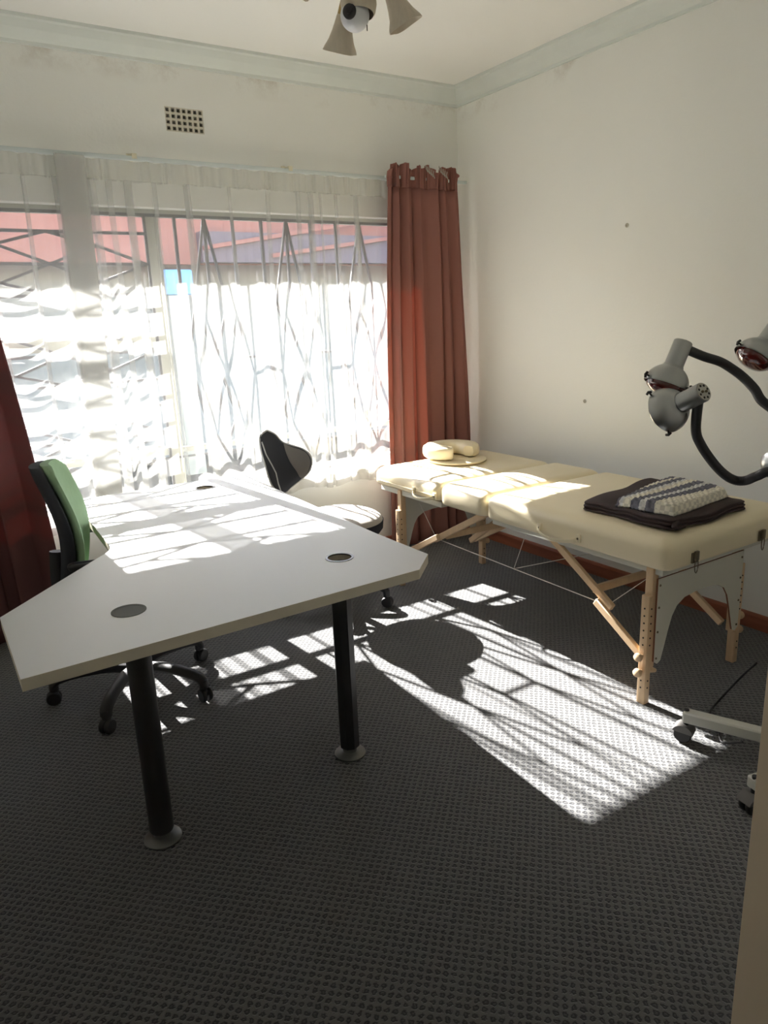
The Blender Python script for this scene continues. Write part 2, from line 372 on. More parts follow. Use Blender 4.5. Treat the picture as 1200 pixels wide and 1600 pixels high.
# skirtings
def skirting(name, fn, a, b):
    bm = BM(); prism(bm, [(0, 0), (.018, 0), (.018, .062), (.012, .072), (0, .074)], [], a, b, fn); struct(name, bm, M['skirting'], smooth=False)
skirting('baseboard_right', lambda u, v, d: (XW-u, d, v), YF, YW)
skirting('baseboard_back', lambda u, v, d: (d, YW-u, v), XL, XW-.018)
skirting('baseboard_left', lambda u, v, d: (XL+u, d, v), YF, YW)

# ------------------------------------------------------------------ window: frame, panes, sill, grille
FY = YW+.085
w = bpy.data.objects.new('window_1', None); C.objects.link(w); w['kind'] = 'structure'; w.location = ((WX0+WX1)/2, FY, WZ0)
BASE[w.name] = Vector(w.location)
MULL = 1.215; TR = 1.44; LOW = .828
def wpart(name, bm, m, **kw): return obj(name, bm, m, w, smooth=False, **kw)
bm = BM(); prism(bm, rect(WX0, WX1, WZ0, WZ1), [rect(WX0+.035, WX1-.035, WZ0+.026, WZ1-.035)], FY-.02, FY+.025, lambda u, v, d: (u, d, v)); wpart('window_frame', bm, M['frame'])
bm = BM(); box(bm, MULL-.034, MULL+.034, FY-.024, FY+.028, WZ0+.026, WZ1-.035, .003); wpart('mullion', bm, M['frame'])
for a, b, lh in ((WX0+.035, MULL-.034, .022), (MULL+.034, WX1-.035, .015)):
    if a < 0:
        bm = BM(); box(bm, a, b, FY-.018, FY+.022, TR-.038, TR+.038, .003); wpart('transom', bm, M['frame'])
    bm = BM(); box(bm, a, b, FY-.010, FY+.012, LOW-lh, LOW+lh, .003); wpart('transom', bm, M['frame'])
    for z0, z1 in (((WZ0+.026, LOW-lh), (LOW+lh, TR-.038), (TR+.038, WZ1-.035)) if a < 0 else ((WZ0+.026, LOW-lh), (LOW+lh, WZ1-.035))):
        bm = BM(); box(bm, a, b, FY, FY+.004, z0, z1); wpart('pane', bm, M['glass'])
bm = BM(); box(bm, WX0-.03, WX1+.03, YW-.045, FY-.022, WZ0-.03, WZ0-.002, .006, 2); struct('trim_4', bm, M['reveal'], smooth=True)
gr = thing('burglar_grille', 'grey steel burglar grille of bars and crossed diamonds across the window', 'window grille', ((WX0+WX1)/2, YW+.032, WZ0))
GY = YW+.032; GT = 2.066; GB = 1.32-(GT-1.32)
def gbar(name, p, q, t=.012): 
    bm = BM(); bar(bm, (p[0], GY, p[1]), (q[0], GY, q[1]), t, t*.9, 0); obj(name, bm, M['grille'], gr, smooth=False)
GL, GR_ = WX0+.01, WX1-.01
gbar('rail', (GL, GT), (GR_, GT), .016); gbar('rail', (GL, WZ0+.008), (GR_, WZ0+.008), .014)
gbar('rail', (GL, .795), (GR_, .795), .012)
for x in (GL, 1.165, GR_): gbar('upright', (x, WZ0), (x, GT), .014)
zm, hw, hW = 1.32, .093, .155
for k in range(3):                       # upright diamond motifs on the right
    cx = 1.485+.487*k
    for x in (cx, cx+.162, cx-.162) if k == 0 else (cx, cx-.162) if k == 2 else (cx, cx+.155, cx-.155):
        if x < GR_: gbar('upright', (x, .80), (x, GT), .0165)
    top, bot = (cx, GT), (cx, .80)
    z1, z2 = 1.62, .99
    for s in (-1, 1):
        segs = [(top, (cx+s*hw, z1)), ((cx+s*hw, z1), (cx+s*hW, zm)), ((cx+s*hW, zm), (cx+s*hw, z2)), ((cx+s*hw, z2), (cx, .80)),
                ((cx+s*hw, z1), (cx, zm)), ((cx, zm), (cx+s*hw, z2))]
        for a, b in segs:
            if max(a[0], b[0]) <= GR_+.04:
                gbar('diagonal', a, b, .0145)
for k in range(2): gbar('rail', (1.485+.487*k+hW, zm), (1.485+.487*(k+1)-hW, zm), .015)
for k in range(3):                       # the same motif lying down on the left
    cz = 1.825-.44*k
    for z in (cz, cz+.15, cz-.15):
        if z > .72: gbar('rail', (GL, z), (1.165, z), .016)
    X0, X1 = -.1, 1.13
    for cx0 in (.685,):
        for s in (-1, 1):
            for a, b in (((1.155, cz), (.915, cz+s*.088)), ((.915, cz+s*.088), (.685, cz+s*.15)), ((.685, cz+s*.15), (.455, cz+s*.088)),
                         ((.455, cz+s*.088), (GL+.02, cz)), ((.915, cz+s*.088), (.685, cz)), ((.685, cz), (.455, cz+s*.088))):
                gbar('diagonal', a, b, .0145)
# air brick
vt = thing('air_vent', 'small painted air brick with rows of square holes high on the window wall', 'vent', ((VX0+VX1)/2, YW, VZ0))
nx, nz = 7, 4; px_, pz_ = (VX1-VX0)/nx, (VZ1-VZ0)/nz; hs = .0085
holes = [rect(VX0+px_*(i+.5)-hs, VX0+px_*(i+.5)+hs, VZ0+pz_*(j+.5)-hs, VZ0+pz_*(j+.5)+hs) for i in range(nx) for j in range(nz)]
bm = BM(); prism(bm, rect(VX0, VX1, VZ0, VZ1), holes, YW+.001, YW+.05, lambda u, v, d: (u, d, v)); obj('grid', bm, M['vent'], vt, smooth=False)
bm = BM(); box(bm, VX0, VX1, YW+.05, YW+.06, VZ0, VZ1); obj('backing', bm, M['dark'], vt, smooth=False)
# wall plugs
for (y, z, lb) in ((2.64, 1.911, 'small round wall plug higher on the right wall'), (2.883, 1.004, 'small raised wall plug low on the right wall above the massage table')):
    bm = BM(); lathe(bm, [(.011, 0), (.011, .003), (.006, .004), (.005, .001), (.0005, .001)], 12, (XW, y, z), (-1, 0, 0)); tag(obj('wall_plug', bm, M['plug'], origin=(XW, y, z)), lb, 'wall plug')

# ------------------------------------------------------------------ outside
bm = BM(); box(bm, -14, 18, YW+WT, 40, -.5, -.25); struct('ground', bm, M['paving'], smooth=False)
bm = BM(); prism(bm, [(YW+WT, 2.62), (4.84, 2.316), (4.84, 2.46), (YW+WT, 3.1)], [], -3, 6.5, lambda u, v, d: (d, u, v)); struct('trim_5', bm, M['reveal'], smooth=False)   # eaves
nb = thing('neighbour_house', 'pale neighbouring house with salmon fascia and red sheet roof beyond the window', 'house', (3, 10, -.25))
bm = BM(); box(bm, -10, 14, 10.0, 10.3, -.25, 2.6); obj('wall', bm, M['outwall'], nb, smooth=False)
bm = BM(); box(bm, -10, 14, 9.30, 9.38, 2.25, 2.95); obj('fascia', bm, M['redwall'], nb, smooth=False)
bm = BM()
prof = []
n = 300
top = [bm.verts.new((-10+24*i/n, 9.25, 2.96+.02*math.sin(i*1.3))) for i in range(n+1)]
bot = [bm.verts.new((-10+24*i/n, 14, 4.6+.02*math.sin(i*1.3))) for i in range(n+1)]
for i in range(n): bm.faces.new((top[i], top[i+1], bot[i+1], bot[i]))
obj('roof', bm, M['redroof'], nb)
bm = BM(); box(bm, 3.3, 8.5, 9.1, 9.28, 2.26, 2.62); obj('recess', bm, M['greyroof'], nb, smooth=False)
for (x0, z0, x1, z1) in ((3.3, 2.42, 6.0, 2.86), (4.2, 2.34, 7.4, 2.78)):
    bm = BM(); bar(bm, (x0, 9.06, z0), (x1, 9.06, z1), .05); obj('rafter', bm, M['redwall'], nb, smooth=False)
bm = BM(); box(bm, 2.62, 2.98, 8.6, 8.9, 1.86, 2.14, .03); wt = thing('water_tank', 'small pale blue tank on a grey post in the yard beyond the window', 'tank', (2.8, 8.75, -.25)); obj('tank', bm, M['blue'], wt)
bm = BM(); box(bm, 2.68, 2.92, 8.64, 8.86, -.25, 1.86, .01); obj('post', bm, M['frame'], wt)

# ------------------------------------------------------------------ curtains
def cloth_sheet(bm, plan, zs, off=None):
    """plan: list of (x, y); zs: heights top to bottom; off(i, x, y, z) -> point"""
    rows = []
    for z in zs: rows.append([bm.verts.new(off(i, x, y, z) if off else (x, y, z)) for i, (x, y) in enumerate(plan)])
    for a, b in zip(rows, rows[1:]):
        for i in range(len(plan)-1): bm.faces.new((a[i], a[i+1], b[i+1], b[i]))
    return bm
def sheer_plan(x0, x1, folds, y, seed):
    rnd = random.Random(seed); pts = [(x0, y)]; x = x0; ph = 0
    fs = sorted(folds)
    i = 0
    while x < x1-.001:
        if i < len(fs) and fs[i][0]-fs[i][1]/2 <= x+.03:
            c, wd, dp = fs[i]; i += 1
            pts += [(c-wd/2, y+.012), (c+wd/2, y-dp*.3), (c+wd/2-.003, y-dp), (c-wd/2+.004, y-dp*.75), (c-wd/2+.001, y-dp*1.6), (c+wd/2+.01, y-dp*1.5)]
            x = c+wd/2+.02
        else:
            st = rnd.uniform(.048, .078); x = min(x+st, x1); ph += 1
            pts.append((x, y+(.016 if ph % 2 else -.018)*rnd.uniform(.5, 1.2)))
    P = catmull([(a, b, 0) for a, b in pts], 6); return [(p.x, p.y) for p in P]
SY = 3.925
folds = [(.15, .05, .02), (.42, .02, .012), (.60, .018, .014), (.74, .03, .02), (.905, .036, .02), (.985, .028, .016), (1.075, .034, .018), (1.20, .022, .014), (1.36, .02, .012),
         (1.60, .02, .014), (1.82, .02, .012), (2.0, .022, .014), (2.08, .026, .018), (2.14, .018, .014), (2.25, .016, .012), (2.38, .022, .014)]
plan = sheer_plan(-.38, 2.70, folds, SY, 4)
sh = thing('sheer_curtain', 'long white sheer voile curtain gathered on the rail across the window', 'curtain', (1.1, SY, .5))
zs = [2.205, 2.15, 2.05, 1.9, 1.7, 1.45, 1.2, .95, .75, .60, .558]
nP = len(plan)
def sway(i, x, y, z):
    t = (2.3-z)/1.8; u = x
    yy = SY+(y-SY)*(.45+.85*min(1, t*1.5)) + .008*math.sin(u*7+t*2)*t
    xx = x+.012*t*math.sin(u*5.1+1)+.004*math.sin(z*4+u*9)
    zz = z
    if z < .62: zz = z+.008*math.sin(u*23)
    return (xx, yy, zz)
bm = BM(); cloth_sheet(bm, plan, zs, sway); obj('voile', bm, M['sheer'], sh, ang=180)
bm = BM(); bp_ = []
for k in range(9):
    e = (.758+.006*math.sin(k*2), .862+.008*math.cos(k*3)); bp_.append((e[k % 2]+.003*math.sin(k*2.1), SY-.026-.0035*k)); bp_.append((e[(k+1) % 2]+.003*math.cos(k*1.7), SY-.026-.0035*k-.001))
bp_ = [(p.x, p.y) for p in catmull([(a, b, 0) for a, b in bp_], 4)]
cloth_sheet(bm, bp_, [2.296]+zs, lambda i, x, y, z: (x-.03*(2.2-z)/1.6, y, z)); obj('bunched_edge', bm, M['sheer'], sh, ang=180)
bm = BM(); cloth_sheet(bm, plan, [.560, .538, .515], sway); obj('hem', bm, M['hem'], sh, ang=180)
# gathered heading
hp = []
rnd = random.Random(3); x = -.38
while x < 2.70: hp.append((x, SY+rnd.choice((-1, 1))*rnd.uniform(.002, .010))); x += rnd.uniform(.008, .018)
hp = [(p.x, p.y) for p in catmull([(a, b, 0) for a, b in hp], 2)]
bm = BM(); cloth_sheet(bm, hp, [2.296, 2.285, 2.25, 2.215, 2.20], lambda i, x, y, z: (x, y, z+(.003*math.sin(x*60) if z > 2.29 or z < 2.21 else 0))); obj('heading_tape', bm, M['tape'], sh, ang=180)
rl = thing('curtain_rail', 'pale enamelled curtain rail fixed along the wall above the window', 'curtain rail', (1.3, SY, 2.30))
bm = BM(); box(bm, -.38, 2.62, SY-.012, SY+.012, 2.298, 2.318, .003); obj('track', bm, M['rail'], rl)
for x in (1.12, 1.965):
    bm = BM(); box(bm, x-.012, x+.012, SY-.016, YW, 2.306, 2.330, .002); box(bm, x-.014, x+.014, YW-.006, YW, 2.29, 2.345, .002); obj('bracket', bm, M['reveal'], rl)
bm = BM(); box(bm, 2.56, 3.17, 3.868, 3.884, 2.30, 2.318, .003); box(bm, 2.60, 2.62, 3.88, YW, 2.302, 2.316); box(bm, 3.10, 3.12, 3.88, YW, 2.302, 2.316); obj('track', bm, M['rail'], rl)

def heavy(name, label, x0t, x1t, x0b, x1b, yb, nf, amp, ztop, m, seed, z_tape=2.26):
    th = thing(name, label, 'curtain', ((x0b+x1b)/2, yb, 0))
    rnd = random.Random(seed); n = nf*16; ph = [rnd.uniform(-.5, .5) for _ in range(nf+2)]; am = [rnd.uniform(.55, 1.15) for _ in range(nf+2)]
    def P(i, z):
        s = i/n; s_ = s+.030*math.sin(s*9.4+seed)+.018*math.sin(s*21+seed*2); s_ = max(0, min(.9999, s_)) if 0 < i < n else s*.9999; f = s_*nf; k = int(f); fr = f-k
        t = max(0, min(1, (z_tape-z)/2.2)); tt = t**.7
        xa = x0t+(x1t-x0t)*s; xb = x0b+(x1b-x0b)*s
        # a side bulge half way down
        x = xa+(xb-xa)*tt
        A = amp*(am[k]*(1-fr)+am[k+1]*fr)*(.55+.6*tt)
        y = yb+A*math.sin(2*math.pi*f+ph[k]*(1-fr)*tt+ph[k+1]*fr*tt)+.010*math.sin(9*s+z*2.2)
        x += .45*A*math.sin(4*math.pi*f)*(.4+.6*tt)+.006*math.sin(z*3+f)
        return Vector((x, y, z))
    bm = BM(); zs = [z_tape-.01, z_tape-.06, z_tape-.16, 2.0, 1.8, 1.55, 1.3, 1.05, .8, .55, .3, .12, .035]
    rows = [[bm.verts.new(P(i, z)) for i in range(n+1)] for z in zs]
    for a, b in zip(rows, rows[1:]):
        for i in range(n): bm.faces.new((a[i], a[i+1], b[i+1], b[i]))
    o = obj('drape', bm, m, th, ang=180)
    so = o.modifiers.new('thick', 'SOLIDIFY'); so.thickness = .003
    # ruffled pencil-pleat heading that flops forward in places
    bm = BM(); n2 = nf*26; rows = []
    for j, z in enumerate((z_tape-.012, z_tape+.01, z_tape+.04, z_tape+.07, ztop-.02, ztop)):
        row = []
        for i in range(n2+1):
            s = i/n2; p = P(s*n, z_tape-.01); fl = max(0, math.sin(s*nf*2*math.pi*.5+1.2))
            p.y += (.003+.0016*j)*math.sin(s*nf*4*2*math.pi+2*math.sin(s*7))-.030*fl*max(0, j-2)/3
            p.x += .006*math.cos(s*nf*5*2*math.pi+1)
            p.z = z+.012*math.sin(s*nf*2*math.pi+seed)*(j > 3)-.030*fl*max(0, j-3)/2
            row.append(bm.verts.new(p))
        rows.append(row)
    for a, b in zip(rows, rows[1:]):
        for i in range(n2): bm.faces.new((a[i], a[i+1], b[i+1], b[i]))
    o = obj('heading', bm, m, th, ang=180); so = o.modifiers.new('thick', 'SOLIDIFY'); so.thickness = .003
    return th
rc = heavy('long_curtain', 'rust red full length curtain bunched at the right of the window', 2.555, 3.085, 2.50, 3.16, 3.855, 6, .036, 2.375, M['curtain'], 5)
for cx in (2.80, 2.90):
    bm = BM()
    for k in range(5): tube(bm, [(cx+.012*k, 3.80-.004*k, 2.372-.008*k), (cx+.012*k+.012, 3.806, 2.35-.006*k), (cx+.012*k+.02, 3.803, 2.335-.008*k)], .003, 5)
    obj('lining_fray', bm, M['lining'], rc, label='pale frayed lining showing at the heading')
heavy('long_curtain', 'red full length curtain coloured dark for shade at the left edge of the window behind the green chair', -.36, .30, -.36, .50, 3.85, 6, .036, 2.36, M['curtain_shaded'], 8)

# ------------------------------------------------------------------ desk
DT = .72
dk = thing('office_desk', 'large white wave-shaped office desk with black tubular legs in the room centre', 'desk', (.8, 2.6, 0))
def q_round(p0, p1, p2, n=4):
    return [tuple((1-t)**2*a+2*t*(1-t)*b+t*t*c for a, b, c in zip(p0, p1, p2)) for t in [k/n for k in range(n+1)]]
out = [(.107, 2.238), (.103, 1.777), (1.273, 1.811), (1.388, 1.921), (1.386, 2.25), (1.392, 2.45), (1.404, 2.71), (1.420, 3.2), (1.438, 3.69), (.561, 3.66), (.545, 3.1)]
out += q_round((.531, 2.775), (.530, 2.712), (.490, 2.67), 5)
G = [(.421, 2.052), (1.134, 2.084), (1.159, 3.492)]
bm = BM(); prism(bm, out, [circ(x, y, .043) for x, y in G], DT-.032, DT, lambda u, v, d: (u, v, d), mi_side=1); obj('desktop', bm, [M['desk'], M['edge']], dk, smooth=False)
for i, (x, y) in enumerate(G):
    bm = BM(); prism(bm, circ(x, y, .049), [circ(x, y, .041)], DT-.004, DT+.002, lambda u, v, d: (u, v, d))
    g = obj('grommet', bm, M['foot'] if i else M['grommet'], dk, smooth=False)
    bm = BM(); lathe(bm, [(.0415, 0), (.0415, .004)], 28, (x, y, DT-.003 if i == 0 else DT-.026))
    c = obj('cap' if i == 0 else 'dark_cap', bm, M['grommet'] if i == 0 else M['hole_disc'], g, smooth=False); BASE[c.name] = BASE[dk.name]  # open grommets get a dark cap coloured as the shade inside
legs = [(.416, 1.985), (1.103, 2.032), (.70, 3.45), (1.25, 3.46)]
for i, (x, y) in enumerate(legs):
    bm = BM(); s8 = 8 if i else 16
    lathe(bm, [(.034, .035), (.036, .04), (.036, DT-.03)], s8, (x, y, 0)); l_ = obj('leg', bm, M['leg'], dk, ang=30)
    bm = BM(); lathe(bm, [(.052, .0), (.056, .003), (.056, .008), (.046, .014), (.026, .018), (.024, .036)], 24, (x, y, 0)); f_ = obj('foot', bm, M['foot'], l_); BASE[f_.name] = BASE[dk.name]
bm = BM(); box(bm, .44, 1.10, 2.06, 2.10, DT-.075, DT-.03, .004); box(bm, .72, 1.22, 3.43, 3.47, DT-.075, DT-.03, .004); box(bm, .86, .90, 2.1, 3.43, DT-.075, DT-.03, .004); obj('under_frame', bm, M['leg'], dk)

# ------------------------------------------------------------------ office chairs
def castor(parent, x, y, ang):
    t = bpy.data.objects.new('castor', None)
    bm = BM(); c, s = math.cos(ang), math.sin(ang)
    for k in (-1, 1):
        lathe(bm, [(.006, -.009), (.026, -.009), (.030, -.004), (.030, .004), (.026, .009), (.006, .009)], 16, (x-s*.013*k, y+c*.013*k, .030), (-s, c, 0))
    for v in bm.verts: pass
    tube(bm, [(x, y, .05), (x, y, .085)], .008, 8)
    lathe(bm, [(.021, -.004), (.021, .004)], 12, (x, y, .043), (-s, c, 0))
    return obj('castor', bm, M['rubber'], parent)
def star_base(th, r, a0, drop=.0, m='plastic'):
    bm = BM(); lathe(bm, [(.030, .075), (.042, .08), (.042, .115), (.030, .13)], 20); obj('hub', bm, M[m], th)
    for k in range(5):
        a = a0+k*2*math.pi/5; c, s = math.cos(a), math.sin(a); pts = []
        for t, z in ((.03, .112), (.10, .126), (.19, .124), (.262, .112), (.292, .094), (.298, .072)):
            pts.append((c*t*r/.30, s*t*r/.30, z))
        bm = BM(); P = catmull(pts, 3); tube(bm, P, [.031-.007*i/len(P) for i in range(len(P))], 10, up=(-s, c, 0), flat=.70)
        lathe(bm, [(.018, .060), (.019, .065), (.019, .096), (.012, .1)], 12, (c*r*.985, s*r*.985, 0))
        l_ = obj('base_arm', bm, M[m], th)
        castor(th, c*r, s*r, a+random.uniform(-.7, .7))
# --- green mesh chair
gc = thing('office_chair', 'green backed office chair with black shell behind the desk at the left curtain', 'chair', (.610, 2.985, 0), math.radians(-15), local=True)
a0 = math.atan2(2.742-3.03, .416-.615)+math.radians(15)
star_base(gc, .335, a0)
bm = BM(); tube(bm, [(0, 0, .12), (0, 0, .26)], .028, 16); tube(bm, [(0, 0, .25), (0, 0, .42)], .016, 16); obj('gas_column', bm, M['plastic'], gc)
bm = BM(); pillow(bm, -.20, .23, -.235, .235, soft_prof(.43, .51, .035), .09, 6, dome=.01); obj('seat', bm, M['green'], gc)
bm = BM(); pillow(bm, -.16, .19, -.19, .19, [(.02, .405), (0, .41), (0, .43), (.02, .432)], .06); obj('seat_pan', bm, M['plastic'], gc)
def back_surface(name, th, m, w_fn, x_fn, z0, z1, t0, t1, wrap):
    nu, nv = 16, 24; bm = BM(); V = {}
    for side, t in ((0, t0), (1, t1)):
        for j in range(nv+1):
            v = j/nv; z = z0+(z1-z0)*v; hw_ = w_fn(v)
            for i in range(nu+1):
                u = -1+2*i/nu; y = hw_*u
                V[side, i, j] = bm.verts.new((x_fn(v)+t+wrap*(u*u)*(1 if True else 0)*hw_/.23-(.010*(abs(u) > .93))*(1 if side else -1), y, z))
    for side in (0, 1):
        for j in range(nv):
            for i in range(nu): bm.faces.new((V[side, i, j], V[side, i+1, j], V[side, i+1, j+1], V[side, i, j+1]))
    for j in range(nv):
        for i in (0, nu): bm.faces.new((V[0, i, j], V[0, i, j+1], V[1, i, j+1], V[1, i, j]))
    for i in range(nu):
        for j in (0, nv): bm.faces.new((V[0, i, j], V[0, i+1, j], V[1, i+1, j], V[1, i, j]))
    return obj(name, bm, m, th, ang=60)
wf = lambda v: (.128+.045*math.sin(min(1, v*1.25)*math.pi*.62))*(1 if v < .88 else math.sqrt(max(.30, 1-((v-.88)/.135)**2)))
xf = lambda v: -.198+.028*math.sin(v*math.pi*1.35-.35)-.035*(v-.25)
back_surface('backrest', gc, M['green'], wf, xf, .53, 1.015, 0, .032, .055)
back_surface('back_shell', gc, M['charcoal'], lambda v: wf(v)+.004, xf, .525, 1.01, -.040, -.002, .055)
bm = BM(); tube(bm, catmull([(-.02, 0, .42), (-.16, 0, .43), (-.235, 0, .50), (-.228, 0, .66)], 5), .022, 10, flat=1.6); obj('back_bar', bm, M['plastic'], gc)
for s in (-1, 1):
    bm = BM(); tube(bm, catmull([(.02, s*.19, .42), (.02, s*.265, .44), (.01, s*.275, .56), (0, s*.275, .655)], 5), .014, 8); a_ = obj('armrest', bm, M['chrome'], gc, label='chrome armrest post')
    bm = BM(); pillow(bm, -.17, .10, s*.275-.028, s*.275+.028, soft_prof(.655, .682, .012, 3, .006), .025); ap = obj('arm_pad', bm, M['plastic'], a_); BASE[ap.name] = BASE[gc.name]
# --- black and grey chair
bc = thing('office_chair', 'small black and grey office chair with a heart-shaped tilted back beside the window', 'chair', (1.76, 3.30, 0), 0, local=False)
star = bpy.data.objects.new
BASE[bc.name] = Vector((1.76, 3.30, 0))
def star_world(th, cx, cy_, r, a0):
    off = Vector((cx, cy_, 0))
    save = BASE[th.name]; BASE[th.name] = Vector((0, 0, 0)); star_base(th, r, a0)
    for ch in th.children: BASE[ch.name] = save
    BASE[th.name] = save
star_world(bc, 1.76, 3.30, .285, math.atan2(3.107-3.30, 1.961-1.76))
bm = BM(); tube(bm, [(1.76, 3.30, .12), (1.76, 3.30, .26)], .026, 16); tube(bm, [(1.76, 3.30, .25), (1.76, 3.30, .40)], .015, 16); obj('gas_column', bm, M['plastic'], bc)
sp = [(1.62, 3.10), (1.75, 3.06), (1.90, 3.08), (2.00, 3.17), (2.035, 3.30), (2.01, 3.43), (1.93, 3.52), (1.78, 3.54), (1.63, 3.50), (1.56, 3.38), (1.55, 3.22)]
def blob(bm, outline, prof, c):
    """closed outline scaled towards its centre: prof = (scale, z)"""
    n = 48; pts = catmull([Vector((a, b, 0)) for a, b in outline+outline[:1]], 6)[:-1]; rings = []
    for s_, z in prof:
        rings.append([bm.verts.new((c[0]+(p.x-c[0])*s_, c[1]+(p.y-c[1])*s_, z)) for p in pts])
    m_ = len(pts)
    for i in range(len(rings)-1):
        for k in range(m_): bm.faces.new((rings[i][k], rings[i][(k+1) % m_], rings[i+1][(k+1) % m_], rings[i+1][k]))
    bm.faces.new(rings[0][::-1]); bm.faces.new(rings[-1])
bm = BM(); blob(bm, sp, [(.80, .40), (.94, .41), (1.0, .43), (1.015, .474)], (1.79, 3.30)); obj('seat_shell', bm, M['charcoal'], bc)
bm = BM(); blob(bm, sp, [(1.0, .474), (.985, .486), (.93, .498), (.84, .506), (.6, .510), (.2, .506)], (1.79, 3.30)); obj('seat', bm, M['light_fabric'], bc)
# tilted shield back: outline given along its own plane (u to the right, v up)
P0 = Vector((1.6, 3.6, 0)); UD = Vector((1, -.25, 0)).normalized(); ND = Vector((-.25, -1, 0)).normalized()
ol = [(1.561, .956), (1.603, .930), (1.640, .884), (1.689, .860), (1.740, .840), (1.772, .808), (1.780, .763), (1.763, .711), (1.721, .668), (1.673, .631), (1.630, .600), (1.587, .622), (1.557, .680), (1.537, .770), (1.518, .866), (1.522, .930)]
ol = catmull([Vector((a, b, 0)) for a, b in ol+ol[:1]], 4)[:-1]
def backpt(u, v, d):
    cu = 1.645; cur = ((u-cu)/.13)**2*.045
    p = P0+UD*((u-1.6)/UD.x)+ND*(d+cur); return Vector((p.x, p.y, v))
def back_slab(name, poly, d0, d1, m, par, inset=.96, ang=60):
    bm = BM(); cu = sum(p[0] for p in poly)/len(poly); cv = sum(p[1] for p in poly)/len(poly); rings = []
    prof = [(.90, d0), (1.0, d0+.004), (1.0, d1-.006), (inset, d1)]+[(inset*(1-k/5), d1+.002) for k in (1, 2, 3, 4)]
    for s_, d in [(.3, d0), (.6, d0)]+prof: rings.append([bm.verts.new(backpt(cu+(p[0]-cu)*s_, cv+(p[1]-cv)*s_, d)) for p in poly])
    m_ = len(poly)
    for i in range(len(rings)-1):
        for k in range(m_): bm.faces.new((rings[i][k], rings[i][(k+1) % m_], rings[i+1][(k+1) % m_], rings[i+1][k]))
    bm.faces.new(rings[0][::-1]); bm.faces.new(rings[-1]); return obj(name, bm, m, par, ang=ang)
bk = back_slab('backrest', [(p.x, p.y) for p in ol], -.012, .022, M['charcoal'], bc)
seam = [(1.628, .893), (1.648, .83), (1.672, .77), (1.700, .72), (1.722, .672)]
right = [(p.x, p.y) for p in ol if p.x > 1.64 and p.y > .672 and (p.y > .70 or p.x > 1.71)]
right = sorted(right, key=lambda q: -math.atan2(q[1]-.76, q[0]-1.70))
ins = [(1.645, .876), (1.689, .853), (1.738, .833), (1.765, .804), (1.772, .763), (1.757, .714), (1.722, .678), (1.700, .72), (1.672, .77), (1.652, .83)]
ins = [(p.x, p.y) for p in catmull([Vector((a, b, 0)) for a, b in ins+ins[:1]], 3)[:-1]]
back_slab('back_insert', ins, .018, .0265, M['grey_fabric'], bc, .97)
bm = BM(); loop_tube(bm, [backpt(p.x, p.y, .017) for p in ol], .0045, 6); obj('piping', bm, M['piping'], bc)
bm = BM(); tube(bm, [backpt(a, b, .021+.002) for a, b in ((1.527, .90), (1.545, .83), (1.572, .77), (1.592, .72), (1.60, .66), (1.612, .612))], .004, 6); obj('piping', bm, M['piping'], bc)
bm = BM(); tube(bm, catmull([(1.76, 3.32, .385), (1.70, 3.50, .39), (1.64, 3.62, .46), (1.63, 3.625, .62), (1.635, 3.615, .72)], 5), .016, 8); obj('back_bar', bm, M['plastic'], bc)

# ------------------------------------------------------------------ massage table
mt = thing('massage_table', 'cream vinyl folding massage table with beech legs along the right wall', 'massage table', (2.6, 2.5, 0))
X0, X1 = 2.195, 3.03
secs = [(1.562, 2.572), (2.578, 2.932), (2.938, 3.56)]
for i, (a, b) in enumerate(secs):
    z0, z1 = (.564, .682) if i < 2 else (.574, .676)
    bm = BM(); pillow(bm, X0, X1, a, b, soft_prof(z0, z1, .064, 8), .045, 6, inner=6, dome=.008); obj('pad', bm, M['cream'], mt, ang=70)
bm = BM(); loop_tube(bm, [(X0-.002, 3.0, .602), (X0-.002, 3.50, .602), (X0+.012, 3.545, .602), (X0+.05, 3.562, .602), (X1-.05, 3.562, .602), (X1, 3.53, .602), (X1+.002, 3.0, .602), (X1-.02, 2.95, .602), (X0+.02, 2.95, .602)], .003, 6)
obj('piping', bm, M['cream_trim'], mt)
bm = BM()
for a, b in ((1.60, 2.55), (2.95, 3.53)): box(bm, X0+.03, X1-.03, a, b, .535, .565, .004)
obj('under_board', bm, M['panel'], mt)
# handles
for ya, yb in ((1.985, 2.205), (2.965, 3.15)):
    P = catmull([(X0+.002, ya, .600), (X0-.022, ya+.02, .588), (X0-.040, (ya+yb)/2, .578), (X0-.030, yb-.03, .588), (X0+.002, yb, .604)], 6)
    bm = BM(); tube(bm, P, .0085, 8, up=(0, 0, 1), flat=.35); h_ = obj('handle', bm, M['cream_trim'], mt)
    for y in (ya, yb):
        bm = BM(); box(bm, X0-.006, X0+.004, y-.012, y+.012, .584, .618, .002); t_ = obj('tab', bm, M['cream_trim'], h_); BASE[t_.name] = BASE[mt.name]
        bm = BM(); lathe(bm, [(.005, 0), (.004, .003), (.0005, .004)], 10, (X0-.006, y, .600), (-1, 0, 0)); t_ = obj('rivet', bm, M['brass'], h_); BASE[t_.name] = BASE[mt.name]
# latches on the near end
for x in (2.35, 2.785):
    bm = BM(); box(bm, x-.017, x+.017, 1.555, 1.568, .574, .614, .002); box(bm, x-.010, x+.010, 1.545, 1.556, .586, .622, .002); l_ = obj('latch', bm, M['brass'], mt)
    bm = BM(); loop_tube(bm, [(x+.010*math.cos(t), 1.549, .566+.030*math.sin(t)) for t in [k*math.pi/8 for k in range(16)]], .0018, 5); r_ = obj('ring', bm, M['brass'], l_); BASE[r_.name] = BASE[mt.name]
